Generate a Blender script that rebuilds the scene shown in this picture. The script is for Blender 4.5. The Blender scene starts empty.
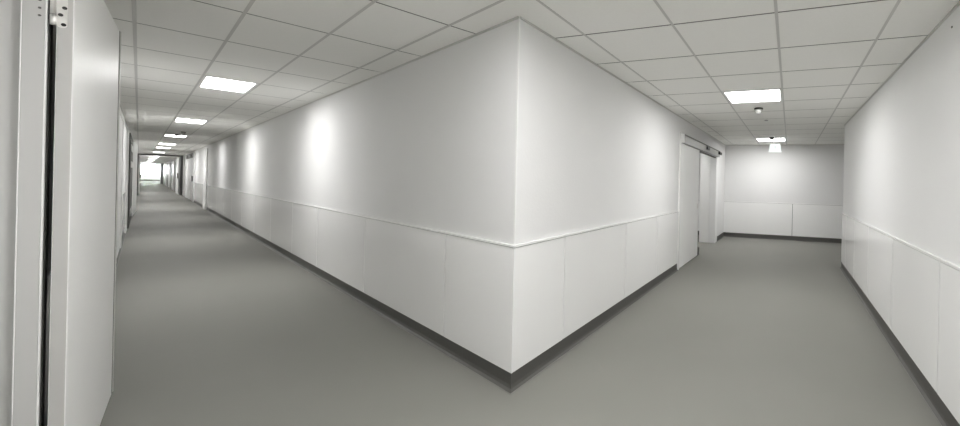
import bpy, bmesh, math, random
from mathutils import Vector
random.seed(4)
scene = bpy.context.scene
COL = scene.collection
S = 1.1                     # metres per layout unit
EYE = 1.277                 # camera height in layout units
CEIL = EYE + 1.0            # ceiling height

# ------------------------------------------------------------------ materials
def new_mat(name):
    m = bpy.data.materials.new(name); m.use_nodes = True
    nt = m.node_tree
    return m, nt, nt.nodes['Principled BSDF']

def mat(name, col, rough=0.5, metal=0.0, noise=0.0, nscale=8.0, bump=0.0, bscale=200.0, spec=0.5, coat=0.0):
    m, nt, b = new_mat(name)
    b.inputs['Base Color'].default_value = (*col, 1)
    b.inputs['Roughness'].default_value = rough
    b.inputs['Metallic'].default_value = metal
    b.inputs['Specular IOR Level'].default_value = spec
    if coat: b.inputs['Coat Weight'].default_value = coat; b.inputs['Coat Roughness'].default_value = 0.12
    tc = nt.nodes.new('ShaderNodeTexCoord')
    if noise:
        n = nt.nodes.new('ShaderNodeTexNoise'); n.inputs['Scale'].default_value = nscale; n.inputs['Detail'].default_value = 6
        r = nt.nodes.new('ShaderNodeMapRange')
        r.inputs['To Min'].default_value = 1 - noise; r.inputs['To Max'].default_value = 1 + noise
        mx = nt.nodes.new('ShaderNodeMix'); mx.data_type = 'RGBA'; mx.blend_type = 'MULTIPLY'
        mx.inputs['Factor'].default_value = 1
        mx.inputs['A'].default_value = (*col, 1)
        nt.links.new(tc.outputs['Object'], n.inputs['Vector'])
        nt.links.new(n.outputs['Fac'], r.inputs['Value'])
        nt.links.new(r.outputs['Result'], mx.inputs['B'])
        nt.links.new(mx.outputs['Result'], b.inputs['Base Color'])
    if bump:
        n2 = nt.nodes.new('ShaderNodeTexNoise'); n2.inputs['Scale'].default_value = bscale; n2.inputs['Detail'].default_value = 3
        bp = nt.nodes.new('ShaderNodeBump'); bp.inputs['Strength'].default_value = bump; bp.inputs['Distance'].default_value = 0.002
        nt.links.new(tc.outputs['Object'], n2.inputs['Vector'])
        nt.links.new(n2.outputs['Fac'], bp.inputs['Height'])
        nt.links.new(bp.outputs['Normal'], b.inputs['Normal'])
    return m

def emit(name, col, strength):
    m, nt, b = new_mat(name)
    b.inputs['Base Color'].default_value = (0.8, 0.8, 0.8, 1)
    b.inputs['Emission Color'].default_value = (*col, 1)
    b.inputs['Emission Strength'].default_value = strength
    return m

M = {}
M['wall'] = mat('wall_paint', (.80, .80, .797), .7, noise=.012, nscale=3, bump=.45, bscale=55, spec=.4)
M['panel'] = mat('wall_laminate', (.90, .90, .894), .15, noise=.01, nscale=2, bump=.06, bscale=30, spec=.35)
M['rail'] = mat('white_rail', (.86, .86, .85), .3)
M['joint'] = mat('joint_filler', (.12, .12, .115), .6)
M['floor'] = mat('vinyl_floor', (.228, .226, .206), .62, noise=.04, nscale=1.2, bump=.12, bscale=160, spec=.25)
M['base'] = mat('dark_vinyl', (.084, .082, .075), .5, noise=.05, nscale=6)
M['weld'] = mat('weld_line', (.24, .235, .22), .5)
M['tile'] = mat('ceiling_tile', (.92, .917, .888), .9, noise=.025, nscale=60, bump=.25, bscale=350, spec=.2)
M['gap'] = mat('tile_joint', (.13, .13, .122), .8)
M['runner'] = mat('grid_runner', (.60, .595, .57), .4, spec=.6)
M['door'] = mat('door_lacquer', (.92, .92, .91), .45, noise=.008, nscale=4, bump=.05, bscale=60)
M['frame'] = mat('frame_lacquer', (.54, .54, .53), .35, noise=.01, nscale=5)
M['edge'] = mat('door_edge', (.52, .515, .50), .4)
M['white'] = mat('white_lacquer', (.84, .84, .83), .35)
M['steel'] = mat('brushed_steel', (.85, .84, .82), .5, metal=1.0, noise=.06, nscale=40)
M['alu'] = mat('aluminium_profile', (.62, .62, .60), .35, metal=.5)
M['dark'] = mat('dark_rubber', (.10, .097, .088), .6)  # rubber parts, also the strips that stand for shade and shadow
M['black'] = mat('black_plastic', (.015, .015, .015), .4)
M['grey'] = mat('grey_frame', (.11, .11, .105), .45)
M['coat'] = mat('grey_cover', (.36, .36, .345), .4)
M['plastic'] = mat('white_plastic', (.82, .82, .80), .4)
M['lamp'] = emit('lamp_diffuser', (1.0, .992, .985), 6.9)
M['lamp_corridor'] = emit('lamp_diffuser_corridor', (1.0, .992, .985), 6.7)
M['lamp_bright'] = emit('lamp_diffuser_bright', (1.0, .992, .985), 5.9)  # for the added panels out of view that light the near walls
M['lamp_low'] = emit('lamp_diffuser_low', (1.0, .992, .985), 3.2)
M['sign'] = emit('sign_face', (.92, 1.0, .97), .22)
M['signmark'] = emit('sign_mark', (.70, .84, .79), .12)

def glass():
    m = bpy.data.materials.new('window_glass'); m.use_nodes = True
    nt = m.node_tree; nt.nodes.clear()
    o = nt.nodes.new('ShaderNodeOutputMaterial'); mx = nt.nodes.new('ShaderNodeMixShader')
    t = nt.nodes.new('ShaderNodeBsdfTransparent'); g = nt.nodes.new('ShaderNodeBsdfGlossy')
    g.inputs['Roughness'].default_value = .03; t.inputs['Color'].default_value = (.95, .97, .96, 1)
    mx.inputs['Fac'].default_value = .08
    nt.links.new(t.outputs[0], mx.inputs[1]); nt.links.new(g.outputs[0], mx.inputs[2]); nt.links.new(mx.outputs[0], o.inputs[0])
    return m
M['glass'] = glass()

# ------------------------------------------------------------------ frames of reference (plan directions)
class Fr:
    def __init__(s, a):
        s.d = Vector((math.sin(a), math.cos(a))); s.n = Vector((math.cos(a), -math.sin(a))); s.a = a
    def p(s, al, ac, z):
        v = s.d * al + s.n * ac
        return Vector((v.x * S, v.y * S, z * S))
    def co(s, pt):
        return pt.dot(s.d), pt.dot(s.n)
FL = Fr(-.8935)     # left corridor
FGL = Fr(-.8975)    # its ceiling grid
FR = Fr(.3510)      # right corridor, wall on its left
FGR = Fr(.3459)     # its ceiling grid
FW = Fr(.3385)      # right corridor, wall on its right
FB = Fr(1.8644)     # end wall of the right corridor
C = Vector((-.7868, 2.4612))            # the corner between both corridors
CL, WL = FL.co(C); CR, WR = FR.co(C)
WLEFT = -.235
RWALL, RWEND = .8507, 7.1
WB = -10.2
WAIN, BASE = .869, .106

# ------------------------------------------------------------------ mesh helpers
def box(bm, F, a0, a1, c0, c1, z0, z1, mi=0, bevel=0.0):
    if a0 > a1: a0, a1 = a1, a0
    if c0 > c1: c0, c1 = c1, c0
    vs = [bm.verts.new(F.p(a, c, z)) for z in (z0, z1) for a, c in ((a0, c0), (a1, c0), (a1, c1), (a0, c1))]
    fs = [(0, 1, 2, 3), (7, 6, 5, 4), (0, 4, 5, 1), (1, 5, 6, 2), (2, 6, 7, 3), (3, 7, 4, 0)]
    faces = []
    for f in fs:
        fc = bm.faces.new([vs[i] for i in f]); fc.material_index = mi; faces.append(fc)
    if bevel:
        es = list({e for f in faces for e in f.edges})
        r = bmesh.ops.bevel(bm, geom=es, offset=bevel * S, segments=2, affect='EDGES', profile=.5)
        for f in r['faces']: f.material_index = mi

def prism(bm, pts, z0, z1, mi=0):
    """plan polygon (Vector2 layout units) extruded"""
    lo = [bm.verts.new((p.x * S, p.y * S, z0 * S)) for p in pts]
    hi = [bm.verts.new((p.x * S, p.y * S, z1 * S)) for p in pts]
    n = len(pts)
    for f in [lo[::-1], hi] + [[lo[i], lo[(i + 1) % n], hi[(i + 1) % n], hi[i]] for i in range(n)]:
        bm.faces.new(f).material_index = mi

def cyl(bm, c, axis, r, h, seg=20, mi=0, r2=None):
    axis = Vector(axis).normalized()
    u = axis.orthogonal().normalized(); w = axis.cross(u)
    r2 = r if r2 is None else r2
    lo = [bm.verts.new(c + (u * math.cos(t) + w * math.sin(t)) * r) for t in [2 * math.pi * k / seg for k in range(seg)]]
    hi = [bm.verts.new(c + axis * h + (u * math.cos(t) + w * math.sin(t)) * r2) for t in [2 * math.pi * k / seg for k in range(seg)]]
    fs = [bm.faces.new(lo[::-1]), bm.faces.new(hi)]
    for i in range(seg):
        f = bm.faces.new([lo[i], lo[(i + 1) % seg], hi[(i + 1) % seg], hi[i]]); f.smooth = True; fs.append(f)
    for f in fs: f.material_index = mi

def obj(name, bm, mats, parent=None):
    bmesh.ops.recalc_face_normals(bm, faces=bm.faces)
    me = bpy.data.meshes.new(name)
    if parent is not None:
        off = parent_loc(parent)
        for v in bm.verts: v.co -= off
    bm.to_mesh(me); bm.free()
    for m in (mats if isinstance(mats, (list, tuple)) else [mats]): me.materials.append(m)
    o = bpy.data.objects.new(name, me); COL.objects.link(o)
    if parent is not None: o.parent = parent
    return o
def parent_loc(o):
    v = Vector((0, 0, 0))
    while o is not None: v = v + o.location; o = o.parent
    return v
def struct(name, bm, mats):
    o = obj(name, bm, mats); o['kind'] = 'structure'; return o
def empty(name, loc, kind=None):
    o = bpy.data.objects.new(name, None); COL.objects.link(o); o.location = loc; o.empty_display_size = .1
    if kind: o['kind'] = kind
    return o
def thing(name, loc, label, cat, group=None):
    o = empty(name, loc); o['label'] = label; o['category'] = cat
    if group: o['group'] = group
    return o
def B(): return bmesh.new()

# ------------------------------------------------------------------ floor
bm = B()
box(bm, FL, -4.5, 76, -3.2, 1.9, -.1, 0)
box(bm, FR, -2.5, 11.5, -2.6, 5.0, -.104, -.0004)
struct('floor', bm, M['floor'])

# ------------------------------------------------------------------ ceiling tiles
def clip(poly, p0, nrm):
    out = []
    for i in range(len(poly)):
        a, b = poly[i], poly[(i + 1) % len(poly)]
        da, db = (a - p0).dot(nrm), (b - p0).dot(nrm)
        if da >= 0: out.append(a)
        if (da >= 0) != (db >= 0): out.append(a + (b - a) * (da / (da - db)))
    return out
bis = -(FL.d + FR.d).normalized()
side = Vector((bis.y, -bis.x))
if side.dot(FL.d) < 0: side = -side            # points to the left corridor
lights = {'L': {}, 'R': {}}
GL = dict(F=FGL, o=.8189, s=.4259, d=2.6533, t=.8614)
GR = dict(F=FGR, o=-.7144, s=.6188, d=2.434, t=.6368)
lampL = [-2, 4, 10, 16, 22, 26, 33, 39, 43, 50, 58, 67, 77]  # negative cell: panel added out of view to brighten the near walls
roomR = {(-3, 8)}
lampR = [-5, -2, 3, 10]  # negative cells: panels added overhead, out of view, as fill near the corner
bm = B()
def put(poly, z, mi):
    if len(poly) < 3: return
    try: f = bm.faces.new([bm.verts.new((p.x * S, p.y * S, z * S)) for p in poly]); f.material_index = mi
    except ValueError: pass
def tiles(G, irange, krange, sgn, skip):
    F = G['F']
    g = .0062
    for i in irange:
        for k in krange:
            if (i, k) in skip: continue
            a0, a1 = G['d'] + k * G['t'], G['d'] + (k + 1) * G['t']
            c0, c1 = G['o'] + i * G['s'], G['o'] + (i + 1) * G['s']
            q = [F.d * a + F.n * c for a, c in ((a0 + g, c0 + g), (a1 - g, c0 + g), (a1 - g, c1 - g), (a0 + g, c1 - g))]
            put(clip(q, C, side * sgn), CEIL, 0)
    # joint strips between tiles (a hair above the tile faces) and the exposed main runners (a hair below)
    for i in list(irange) + [irange[-1] + 1]:
        c = G['o'] + i * G['s']
        a0, a1 = G['d'] + krange[0] * G['t'], G['d'] + (krange[-1] + 1) * G['t']
        q = [F.d * a + F.n * cc for a, cc in ((a0, c - .0090), (a1, c - .0090), (a1, c + .0090), (a0, c + .0090))]
        put(clip(q, C, side * sgn), CEIL - .003, 2)
tiles(GL, list(range(-4, 3)), list(range(-6, 87)), 1, {(-1, k) for k in lampL})
tiles(GR, list(range(-3, 8)), list(range(-8, 17)), -1, {(0, k) for k in lampR} | roomR)
# plenum slab closing the joints above, dark joint colour
def slab(F, a0, a1, c0, c1, holes):
    """ring of boxes that leaves the lamp openings free"""
    box(bm, F, a0, a1, c0, c1, CEIL + .06, CEIL + .12, 1)
slab(FL, -4.5, 76, -3.2, 1.9, [])
slab(FR, -2.5, 11.5, -2.6, 5.0, [])
# joint backing just above the tiles
for G, ir, kr, sgn, cells in ((GL, (-4, 3), (-6, 87), 1, {(-1, k) for k in lampL}), (GR, (-3, 8), (-8, 17), -1, {(0, k) for k in lampR})):
    F = G['F']
    for k in range(kr[0], kr[1] + 1):
        a = G['d'] + k * G['t']
        q = [F.d * (a + da) + F.n * c for da, c in ((-.012, G['o'] + ir[0] * G['s']), (.012, G['o'] + ir[0] * G['s']), (.012, G['o'] + ir[1] * G['s']), (-.012, G['o'] + ir[1] * G['s']))]
        put(clip(q, C, side * sgn), CEIL + .003, 1)
me_ceiling = struct('ceiling', bm, [M['tile'], M['gap'], M['runner']])

# ------------------------------------------------------------------ ceiling lights
def ceiling_light(G, i, k, label, group, lamp='lamp'):
    F = G['F']
    a0, a1 = G['d'] + k * G['t'], G['d'] + (k + 1) * G['t']
    c0, c1 = G['o'] + i * G['s'], G['o'] + (i + 1) * G['s']
    ctr = F.p((a0 + a1) / 2, (c0 + c1) / 2, CEIL)
    t = thing('ceiling_light', ctr, label, 'ceiling light', group)
    g, w = .0095, .022
    b = B()
    for q in ((a0 + g, a1 - g, c0 + g, c0 + g + w), (a0 + g, a1 - g, c1 - g - w, c1 - g), (a0 + g, a0 + g + w, c0 + g + w, c1 - g - w), (a1 - g - w, a1 - g, c0 + g + w, c1 - g - w)):
        box(b, F, *q, CEIL - .004, CEIL + .058)
    obj('frame', b, M['plastic'], t)
    b = B(); box(b, F, a0 + g + w, a1 - g - w, c0 + g + w, c1 - g - w, CEIL + .022, CEIL + .030)
    obj('diffuser', b, M[lamp], t)
    b = B(); box(b, F, a0 + g + w, a1 - g - w, c0 + g + w, c1 - g - w, CEIL + .031, CEIL + .058)
    obj('housing', b, M['plastic'], t)
    return t
nameL = ['lit ceiling panel just before the wall corner, over the start of the left corridor', 'largest and nearest lit ceiling panel of the long left corridor', 'second lit ceiling panel down the long left corridor',
         'third lit ceiling panel down the long left corridor', 'fourth lit ceiling panel down the long left corridor',
         'fifth lit ceiling panel, next to last before the grey cross frame in the left corridor', 'last lit ceiling panel right in front of the grey cross frame in the left corridor'] + \
        ['lit ceiling panel %s beyond the grey cross frame of the left corridor' % w for w in ('just', 'second', 'third', 'fourth', 'fifth', 'last')]
for k, l in zip(lampL, nameL): ceiling_light(GL, -1, k, l, 'ceiling lights of the left corridor', 'lamp_bright' if k < 0 else 'lamp_corridor')
nameR = ['lit ceiling panel over the outer corner of the turn, above the viewer', 'lit ceiling panel just before the wall corner, over the start of the right corridor', 'large lit ceiling panel of the right corridor before the smoke detector', 'far lit ceiling panel of the right corridor above the exit sign']
for k, l in zip(lampR, nameR): ceiling_light(GR, 0, k, l, 'ceiling lights of the right corridor', 'lamp_bright' if k < 0 else 'lamp')

ceiling_light(GR, -3, 8, 'ceiling panel inside the room behind the half open sliding door', 'ceiling lights of the right corridor', 'lamp_low')  # added lamp, only there to brighten the sliding door reveal

# ------------------------------------------------------------------ walls
# corner block, left face
bm = B()
prism(bm, [C, C + FL.d * 72.5, C + FL.d * 72.5 + FL.n * .2, C + (FL.d + FR.d).normalized() * .33], 0, CEIL + .05)
wall_cl = struct('wall_center_left', bm, M['wall'])
# corner block, right face, with the sliding-door opening
OP0, OP1, OPT = 5.80, 8.85, 2.015
TH = .34
bm = B()
prism(bm, [C, C + (FL.d + FR.d).normalized() * .33, C + FR.d * (OP0 - CR) - FR.n * TH, C + FR.d * (OP0 - CR)], 0, CEIL + .05)
box(bm, FR, OP1, 10.7, WR - TH, WR, 0, CEIL + .05)
box(bm, FR, OP0, OP1, WR - TH, WR, OPT, CEIL + .05)
box(bm, FR, 5.3, 10.4, -2.75, -2.55, 0, CEIL + .05); box(bm, FR, 10.2, 10.4, -2.55, WR - TH, 0, CEIL + .05); box(bm, FR, 5.1, 5.3, -2.75, WR - TH, 0, CEIL + .05)
wall_cr = struct('wall_center_right', bm, M['wall'])
# right wall
bm = B()
box(bm, FW, -3.0, RWEND, RWALL, RWALL + .2, 0, CEIL + .05)
box(bm, FW, RWEND - .2, RWEND, RWALL + .2, 4.4, 0, CEIL + .05)
wall_r = struct('wall_right', bm, M['wall'])
# end wall of the right corridor, running on behind the right wall
bm = B()
box(bm, FB, -3.0, 6.2, WB - .2, WB, 0, CEIL + .05)
wall_b = struct('wall_end', bm, M['wall'])
bm = B(); box(bm, FW, 6.9, 10.5, 4.2, 4.4, 0, CEIL + .05); struct('wall_side', bm, M['wall'])
# left wall
bm = B()
box(bm, FL, 2.62, 72.6, WLEFT - .2, WLEFT, 0, CEIL + .05)
wall_l = struct('wall_left', bm, M['wall'])
bm = B(); box(bm, FL, -3.5, 2.62, -.62, -.42, 0, CEIL + .05); struct('wall_near', bm, M['wall'])

MIT = 1 / math.tan(math.acos(max(-1, min(1, FL.d.dot(FR.d)))) / 2)
def wedge(bm, F, face, sgn, a0, a1, c0, c1, z0, z1, e0, mi=0):
    """box on a wall from offset c0 to c1; e0 = 1 mitres its start at the outer corner"""
    q = [(a0 - e0 * MIT * c0, c0), (a1, c0), (a1, c1), (a0 - e0 * MIT * c1, c1)]
    prism(bm, [F.d * a + F.n * (face + sgn * c) for a, c in q], z0, z1, mi)

def wainscot(parent, F, face, sgn, joints, e0=0):
    """laminate panels standing off a wall, with the rail on top and the dark vinyl base; sgn = direction of the corridor"""
    tp, g = .010, .0048
    for n, (a, b) in enumerate(zip(joints[:-1], joints[1:])):
        bb = B(); e = e0 if n == 0 else 0
        if e: wedge(bb, F, face, sgn, a, b - g, 0, tp, BASE, WAIN - .004, 1)
        else: box(bb, F, a + g, b - g, face, face + sgn * tp, BASE, WAIN - .004, bevel=.0015)
        obj('wainscot_panel', bb, M['panel'], parent)
    bb = B(); wedge(bb, F, face, sgn, joints[0], joints[-1], 0, .0035, BASE, WAIN, e0); obj('joint_strip', bb, M['joint'], parent)
    bb = B(); wedge(bb, F, face, sgn, joints[0], joints[-1], 0, .015, WAIN + .0005, WAIN + .014, e0); obj('rail', bb, M['rail'], parent)

def baseboard(name, F, face, sgn, a0, a1, e0=0):
    bb = B()
    wedge(bb, F, face, sgn, a0, a1, 0, .006, 0, BASE, e0)
    # coved foot and its pale weld line on the floor
    v = [bb.verts.new(F.p(a - (e0 * MIT * c if a == a0 else 0), face + sgn * c, z)) for a in (a0, a1) for c, z in ((.006, .03), (.012, .012), (.03, .0025))]
    bb.faces.new((v[0], v[1], v[4], v[3])); bb.faces.new((v[1], v[2], v[5], v[4]))
    wedge(bb, F, face, sgn, a0, a1, .0305, .0345, .0006, .0024, e0, mi=1)
    return struct(name, bb, [M['base'], M['weld']])

jl = [CL, 3.026, 4.759, 6.539, 7.913] + [7.913 + 1.65 * k for k in range(1, 8)] + [20.9]
wainscot(wall_cl, FL, WL, -1, jl, 1)
wainscot(wall_cl, FL, WL, -1, [22.0, 23.7, 25.4, 26.6])
wainscot(wall_cr, FR, WR, 1, [CR, 2.612, 3.786, 4.8, OP0 - .014], 1)
wainscot(wall_r, FW, RWALL, -1, [-.6, .5, 1.6, 2.761, 3.847, 4.889, 5.829, 6.62, RWEND - .01])
wainscot(wall_b, FB, WB, 1, [-2.0 + .0, .60, 2.4, 4.2, 6.0])
wainscot(wall_l, FL, WLEFT, 1, [2.66, 4.3, 5.9, 7.5, 8.9, 10.2, 11.8, 13.5])
baseboard('baseboard_center_left', FL, WL, -1, CL, 26.6, 1)
baseboard('baseboard_center_right', FR, WR, 1, CR, OP0 - .014, 1)
baseboard('baseboard_center_end', FR, WR, 1, 9.12, 10.28)
baseboard('baseboard_right', FW, RWALL, -1, -1.0, RWEND)
baseboard('baseboard_end', FB, WB, 1, -2.2, 6.0)
baseboard('baseboard_left', FL, WLEFT, 1, 2.66, 13.5)
# shadow-gap angle where ceiling meets walls
def cornice(name, F, face, sgn, a0, a1):
    bb = B(); box(bb, F, a0, a1, face, face + sgn * .012, CEIL - .011, CEIL - .001); struct(name, bb, M['runner'])
cornice('trim_1', FL, WL, -1, CL, 72); cornice('trim_2', FR, WR, 1, CR, 10.28); cornice('trim_3', FW, RWALL, -1, -2, RWEND)
cornice('trim_4', FB, WB, 1, -2.5, 6); cornice('trim_5', FL, WLEFT, 1, 2.66, 72)
# corner bead
bm = B()
prism(bm, [C, C + FL.d * .009 - FL.n * .0012, C + bis * .003, C + FR.d * .009 + FR.n * .0012], BASE - .004, CEIL)
struct('trim_6', bm, M['rail'])

# ------------------------------------------------------------------ door 1: open fire door right beside the camera, on the left
near = Vector((-2.0406, 1.4344)); far = Vector(((116.5 - 644.67) / 403.43, 1.0)) * 2.30
LEN = (far - near).length
aD = math.atan2((far - near).x, (far - near).y); FD = Fr(aD)
fa, fc = FD.co(far)
T = .036
NEAR = fa - LEN
DH = 2.075
d1 = empty('door_1', FD.p(NEAR, fc, 0), 'structure')
bm = B()
box(bm, FD, NEAR, fa - .012, fc - T, fc, .010, DH, bevel=.0022)
leaf = obj('leaf', bm, [M['door']], d1)
bm = B(); box(bm, FD, NEAR - .0012, NEAR + .004, fc - T + .0022, fc - .0022, .011, DH - .001); obj('edge_band', bm, M['edge'], d1)
bm = B(); box(bm, FD, fa - .012, fa - .0095, fc - T, fc + .0015, .012, DH); obj('edge_seal', bm, M['grey'], d1)
bm = B(); box(bm, FD, fa - .0095, fa + .004, fc - T, fc + .006, .022, DH, bevel=.003); obj('edge_strip', bm, M['alu'], d1)
# jamb and frame, set across the corridor where the leaf hangs
JA = 2.489
def jx(u):                                    # across position on the jamb plane
    r = Vector(((u - 644.67) / 403.43, 1.0)); k = JA / r.dot(FL.d); return (r * k).dot(FL.n)
bm = B()
box(bm, FL, JA, JA + .10, jx(17.8), jx(43.6), 0, CEIL, bevel=.002)
obj('jamb', bm, M['frame'], d1)
bm = B(); box(bm, FL, JA + .018, JA + .12, -.45, jx(17.2), 0, CEIL); obj('side_panel', bm, M['frame'], d1)
bm = B(); box(bm, FL, JA - .004, JA + .02, jx(16.9), jx(18.3), 0, CEIL, bevel=.001); obj('bead', bm, M['rail'], d1)  # bright bevel line of the frame, painted as a paler strip
bm = B(); box(bm, FL, JA - .002, JA + .02, jx(41.6), jx(43.9), 0, CEIL, bevel=.001); obj('bead', bm, M['rail'], d1)  # lit jamb edge, its brightness put into a pale strip
bm = B(); box(bm, FL, JA + .03, JA + .10, jx(43.7), jx(45.5), 0, CEIL); obj('seal', bm, M['dark'], d1)  # dark strip painted as the shade in the gap beside the leaf
# small screw holes in the jamb
for z in (1.857, 1.831, 1.805):
    bm = B(); cyl(bm, FL.p(JA - .0012, jx(36), z), -FL.d.to_3d() * 1, .0036 * S, .0012 * S, 14); obj('screw', bm, M['grey'], d1)
# hinge: leaf plate on the door edge, knuckle in the gap
hb, ht = 1.776, 2.02
hg = B()
ec = fc - T * .5
w0, w1 = fc - .0135, fc - T - .001
pts = []
rr = .010
prof = [(w1, hb + .008), (w1, ht), (w0, ht), (w0, hb + rr)]
for k in range(7):
    th = -math.pi / 2 * k / 6
    prof.append((w0 - rr + rr * math.cos(th), hb + rr + rr * math.sin(th)))
prof.append((w1 + .006, hb))
fv = [hg.verts.new(FD.p(NEAR - .0035, c, z)) for c, z in prof]; bv = [hg.verts.new(FD.p(NEAR - .0012, c, z)) for c, z in prof]
hg.faces.new(fv); hg.faces.new(bv[::-1])
for i in range(len(prof)): hg.faces.new((fv[i], fv[(i + 1) % len(prof)], bv[(i + 1) % len(prof)], bv[i]))
hinge = obj('hinge', hg, M['steel'], d1)
for (c, z) in ((fc - .0195, 1.846), (fc - .0275, 1.820), (fc - .0210, 1.787)):
    bm = B(); cyl(bm, FD.p(NEAR - .0036, c, z), -FD.d.to_3d(), .0056 * S, .0012 * S, 16); obj('screw', bm, M['black'], hinge)
bm = B()
kc = FD.p(NEAR - .006, fc - T - .006, 0)
for z0, z1 in ((1.781, 1.816), (1.8185, 2.02)):
    cyl(bm, kc + Vector((0, 0, z0 * S)), (0, 0, 1), .0066 * S, (z1 - z0) * S, 18)
obj('knuckle', bm, M['steel'], hinge)
bm = B(); box(bm, FL, JA + .004, JA + .012, jx(44.5), jx(47.5), 1.80, 2.02); obj('hinge_plate', bm, M['grey'], d1)

# ------------------------------------------------------------------ left wall, farther down
# door 2: flush side door with white casing
d2 = empty('door_2', FL.p(9.0, WLEFT, 0), 'structure')
bm = B()
box(bm, FL, 8.9, 9.15, WLEFT, WLEFT + .022, 0, 2.17); box(bm, FL, 10.9, 11.2, WLEFT, WLEFT + .022, 0, 2.17); box(bm, FL, 8.9, 11.2, WLEFT, WLEFT + .022, 2.10, 2.17)
obj('casing', bm, M['white'], d2)
bm = B(); box(bm, FL, 9.16, 10.89, WLEFT, WLEFT + .012, .012, 2.10); obj('leaf', bm, M['door'], d2)
bm = B(); box(bm, FL, 10.68, 10.8, WLEFT + .013, WLEFT + .022, .93, 1.02); obj('handle', bm, M['steel'], d2)
# wall board
bm = B()
box(bm, FL, 11.9, 13.4, WLEFT, WLEFT + .016, .90, 2.12, bevel=.003)
tb = obj('wall_board', bm, M['white']); tb['label'] = 'narrow white board on the left wall of the long corridor before the open far door'; tb['category'] = 'board'
# door 3: open fire door along the left wall
d3 = empty('door_3', FL.p(17.8, WLEFT, 0), 'structure')
bm = B(); box(bm, FL, 13.6, 14.6, WLEFT, WLEFT + .03, 0, 2.2); obj('jamb', bm, M['white'], d3)
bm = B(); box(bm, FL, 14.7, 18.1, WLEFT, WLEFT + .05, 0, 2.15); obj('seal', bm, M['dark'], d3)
f3 = Fr(FL.a + math.atan2(.05, 2.5))
p0 = FL.d * 18.55 + FL.n * -.172; a3, c3 = f3.co(p0)
bm = B(); box(bm, f3, a3, a3 + 2.5, c3 - .028, c3, .01, 2.13, bevel=.003); obj('leaf', bm, M['door'], d3)
for z in (.30, 1.45, 1.85):
    bm = B(); box(bm, FL, 15.3, 17.4, WLEFT + .051, WLEFT + .062, z - .07, z + .07); obj('hinge', bm, M['alu'], d3)

# ------------------------------------------------------------------ right side of the left corridor
bm = B(); box(bm, FL, 20.9, 22.0, WL - .035, WL, 0, 2.16, bevel=.004); struct('trim_7', bm, M['white'])
d4 = empty('door_4', FL.p(28.5, WL, 0), 'structure')
bm = B()
box(bm, FL, 26.6, 27.0, WL - .03, WL, 0, 2.2); box(bm, FL, 31.7, 32.3, WL - .03, WL, 0, 2.2)
obj('casing', bm, M['white'], d4)
bm = B(); box(bm, FL, 27.0, 31.7, WL - .035, WL, 1.99, 2.2); obj('header', bm, M['grey'], d4)
for a0, a1 in ((27.05, 29.3), (29.4, 31.65)):
    bm = B(); box(bm, FL, a0, a1, WL - .014, WL, .01, 1.98, bevel=.003); obj('leaf', bm, M['door'], d4)
bm = B(); box(bm, FL, 27.2, 27.5, WL - .05, WL - .015, .9, 1.15); obj('handle', bm, M['black'], d4)
bm = B(); box(bm, FL, 28.0, 28.6, WL - .06, WL - .036, 2.03, 2.13); box(bm, FL, 30.2, 30.8, WL - .06, WL - .036, 2.03, 2.13); obj('closer', bm, M['black'], d4)

# door 5: grey frame across the corridor with two leaves standing open
X0 = 35.2
d5 = empty('door_5', FL.p(X0, .6, 0), 'structure')
for c0, c1 in ((WLEFT, -.165), (1.335, WL)):
    bm = B(); box(bm, FL, X0, X0 + .8, c0, c1, 0, CEIL, bevel=.004); obj('post', bm, M['grey'], d5)
bm = B(); box(bm, FL, X0, X0 + .8, -.165, 1.335, 2.215, CEIL); obj('header', bm, M['grey'], d5)
for c, s in ((-.160, 1), (1.33, -1)):
    bm = B(); box(bm, FL, X0 + .85, X0 + 3.6, c, c + s * .04, .01, 2.15, bevel=.004); lf = obj('leaf', bm, M['door'], d5)
    bm = B(); box(bm, FL, X0 + .9, X0 + 1.3, c + s * .04, c + s * .075, .95, 1.25); obj('handle', bm, M['black'], lf)
# beyond the cross frame
n = 6
for i, (a0, dd) in enumerate(((41.0, 3.0), (47.0, 3.5), (54.5, 4.0), (63.0, 4.5))):
    d = empty('door_%d' % n, FL.p(a0, WL, 0), 'structure'); n += 1
    bm = B(); box(bm, FL, a0, a0 + dd, WL - .012, WL, .01, 2.05); obj('leaf', bm, M['coat'], d)
    bm = B(); box(bm, FL, a0 - .8, a0, WL - .06, WL, 0, 2.15); box(bm, FL, a0 + dd, a0 + dd + .8, WL - .06, WL, 0, 2.15); obj('casing', bm, M['white'], d)
    bm = B(); box(bm, FL, a0 + .3, a0 + .8, WL - .05, WL - .013, .9, 1.1); obj('handle', bm, M['black'], d)
bm = B(); box(bm, FL, 70.0, 71.0, 1.22, WL, 0, CEIL); struct('trim_8', bm, M['grey'])
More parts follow.
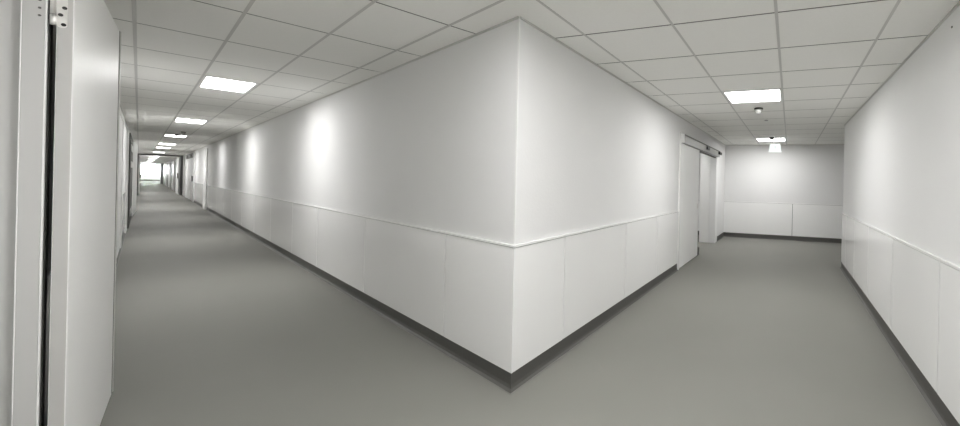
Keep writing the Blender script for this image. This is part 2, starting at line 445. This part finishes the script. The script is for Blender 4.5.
# end wall with daylight window
EA = 72.5
W0, W1, Z0, Z1 = -.17, .93, .98, 2.14
bm = B()
box(bm, FL, EA, EA + .25, -.6, W0, 0, CEIL + .05); box(bm, FL, EA, EA + .25, W1, 1.9, 0, CEIL + .05)
box(bm, FL, EA, EA + .25, W0, W1, 0, Z0); box(bm, FL, EA, EA + .25, W0, W1, Z1, CEIL + .05)
struct('wall_far', bm, M['wall'])
w1 = empty('window_1', FL.p(EA + .1, (W0 + W1) / 2, Z0), 'structure')
bm = B()
fw = .035
for q in ((W0, W0 + fw, Z0, Z1), (W1 - fw, W1, Z0, Z1), (W0 + fw, W1 - fw, Z0, Z0 + fw), (W0 + fw, W1 - fw, Z1 - fw, Z1), (.52, .55, Z0 + fw, Z1 - fw)):
    box(bm, FL, EA + .06, EA + .14, *q)
obj('window_frame', bm, M['white'], w1)
for q in ((W0 + fw, .52), (.55, W1 - fw)):
    bm = B(); box(bm, FL, EA + .095, EA + .102, *q, Z0 + fw, Z1 - fw); obj('pane', bm, M['glass'], w1)
bm = B(); box(bm, FL, EA - .08, EA, WLEFT, 1.22, .30, .42); struct('trim_9', bm, M['grey'])

# ------------------------------------------------------------------ door: sliding door in the right corridor
dn = empty('door_%d' % n, FR.p(7.3, WR, 0), 'structure')
bm = B()
box(bm, FR, OP0 - .012, OP0 + .035, WR - .02, WR + .022, 0, 2.05, bevel=.002)
obj('jamb', bm, M['white'], dn)
bm = B(); box(bm, FR, OP1, 9.12, WR, WR + .012, 0, 2.03, bevel=.002); obj('casing', bm, M['white'], dn)
bm = B(); box(bm, FR, OP1 - .012, OP1 - .001, WR - TH + .01, WR - TH * .38, 0, OPT - .13); obj('jamb_lining', bm, M['white'], dn)
bm = B()
box(bm, FR, OP0 + .036, 7.10, WR - .022, WR + .016, .012, OPT - .125, bevel=.002); lf = obj('leaf', bm, M['door'], dn)
bm = B(); box(bm, FR, 6.985, 7.015, WR + .017, WR + .03, .86, .94, bevel=.002); obj('handle', bm, M['steel'], lf)
bm = B(); box(bm, FR, OP0 + .036, 9.02, WR + .0005, WR + .055, OPT - .12, OPT - .005, bevel=.003); hd = obj('operator_cover', bm, M['coat'], dn)
bm = B(); box(bm, FR, OP0 + .036, 9.02, WR + .0005, WR + .060, OPT - .004, OPT + .012); obj('cover_gap', bm, M['dark'], hd)  # solid dark strip standing for the shadow along the cover's top edge
bm = B(); box(bm, FR, OP0 + .018, OP0 + .0355, WR + .0225, WR + .064, OPT - .122, OPT + .014); obj('end_plate', bm, M['white'], dn)
bm = B(); box(bm, FR, 7.12, 8.84, WR - .03, WR - .001, OPT - .15, OPT - .125); obj('track', bm, M['dark'], dn)
bm = B(); box(bm, FR, 7.50, 7.72, WR + .056, WR + .085, OPT - .075, OPT - .02, bevel=.006); obj('sensor', bm, M['black'], hd)
bm = B(); box(bm, FR, 8.80, 9.06, WR + .056, WR + .095, OPT - .07, OPT - .015, bevel=.006); obj('end_cap', bm, M['black'], hd)
bm = B(); box(bm, FR, 7.12, 7.26, WR - .02, WR + .012, .001, .14, bevel=.003); obj('floor_guide', bm, M['dark'], dn)

# ------------------------------------------------------------------ small ceiling things
def detector(F, al, ac, r, h, label, collar=True):
    t = thing('smoke_detector', F.p(al, ac, CEIL), label, 'smoke detector')
    b = B(); cyl(b, F.p(al, ac, CEIL - .003), (0, 0, -1), r * 1.18 * S, .018 * S, 28); obj('base', b, M['grey'] if collar else M['coat'], t)
    b = B(); cyl(b, F.p(al, ac, CEIL - .021), (0, 0, -1), r * S, h * .55 * S, 28); cyl(b, F.p(al, ac, CEIL - .021 - h * .55), (0, 0, -1), r * S, h * .45 * S, 28, r2=r * .62 * S)
    obj('head', b, M['plastic'] if collar else M['coat'], t)
detector(FGR, 5.36, -.400, .046, .055, 'white round smoke detector with dark collar behind the large right corridor light')
detector(FGL, 14.9, .66, .035, .03, 'nearer grey detector on the ceiling between second and third left corridor lights', False)
detector(FGL, 16.0, .60, .035, .03, 'farther grey detector touching the front of the third left corridor light', False)
t = thing('ceiling_sensor', FGR.p(6.36, -.36, CEIL), 'tiny grey button sensor in the right corridor ceiling between detector and exit sign', 'sensor')
b = B(); cyl(b, FGR.p(6.36, -.36, CEIL - .003), (0, 0, -1), .03 * S, .010 * S, 20, r2=.02 * S); obj('cap', b, M['coat'], t)

# exit sign hanging below the far light
ES = 8.62
t = thing('exit_sign', FGR.p(ES, -.305, CEIL), 'glowing white hanging exit sign under the far right corridor light', 'exit sign')
b = B(); box(b, FGR, ES - .045, ES + .045, -.415, -.325, CEIL - .05, CEIL - .002, bevel=.004); obj('mount', b, M['grey'], t)
b = B(); cyl(b, FGR.p(ES, -.36, CEIL - .05), (0, 0, -1), .009 * S, .09 * S, 12); obj('stem', b, M['plastic'], t)
b = B(); cyl(b, FGR.p(ES, -.25, CEIL - .003), (0, 0, -1), .009 * S, .137 * S, 12); obj('stem', b, M['plastic'], t)
b = B()
zt, zb = CEIL - .14, CEIL - .285
v = [b.verts.new(FGR.p(ES + dy, c, z)) for z, c0, c1, w in ((zt, -.405, -.205, .012), (zb, -.420, -.190, .020)) for dy, c in ((-w, c0), (-w, c1), (w, c1), (w, c0))]
for f in ((0, 1, 2, 3), (7, 6, 5, 4), (0, 4, 5, 1), (1, 5, 6, 2), (2, 6, 7, 3), (3, 7, 4, 0)): b.faces.new([v[i] for i in f])
pn = obj('sign_panel', b, M['sign'], t)
b = B(); box(b, FGR, ES - .024, ES + .024, -.432, -.178, zb - .022, zb, bevel=.003); obj('bottom_rim', b, M['sign'], t)
b = B(); box(b, FGR, ES - .020, ES - .0175, -.315, -.285, zb + .05, zb + .11); obj('mark', b, M['signmark'], pn)
# little plug in the right wall
b = B(); cyl(b, FW.p(2.681, RWALL - .0002, 2.186), -FW.n.to_3d(), .006 * S, .004 * S, 12)
o = obj('wall_plug', b, M['grey']); o['label'] = 'tiny dark plug high on the right wall near the ceiling'; o['category'] = 'plug'

# ------------------------------------------------------------------ world: overcast sky outside the far window
w = bpy.data.worlds.new('World'); scene.world = w; w.use_nodes = True
w.node_tree.nodes['Background'].inputs[0].default_value = (.93, .96, 1, 1)
w.node_tree.nodes['Background'].inputs[1].default_value = 24.0

# ------------------------------------------------------------------ camera
cd = bpy.data.cameras.new('camera'); cam = bpy.data.objects.new('camera', cd); COL.objects.link(cam)
cam.location = (0, 0, EYE * S)
cam.rotation_mode = 'QUATERNION'
from mathutils import Matrix
cam.rotation_quaternion = (Matrix.Rotation(math.radians(90), 3, 'X') @ Matrix.Rotation(.0226, 3, 'Z')).to_quaternion()
cd.sensor_width = 36; cd.lens = 403.43 / 960 * 36
cd.shift_x = -(644.67 - 480) / 960; cd.shift_y = -(213 - 183.33) / 960
cd.clip_start = .02; cd.clip_end = 300
scene.camera = cam

scene.view_settings.view_transform = 'Standard'; scene.view_settings.look = 'None'
scene.view_settings.exposure = 2.1; scene.view_settings.gamma = 1.0; scene.view_settings.use_curve_mapping = False
scene.cycles.use_denoising = True
scene.cycles.max_bounces = 16; scene.cycles.diffuse_bounces = 10
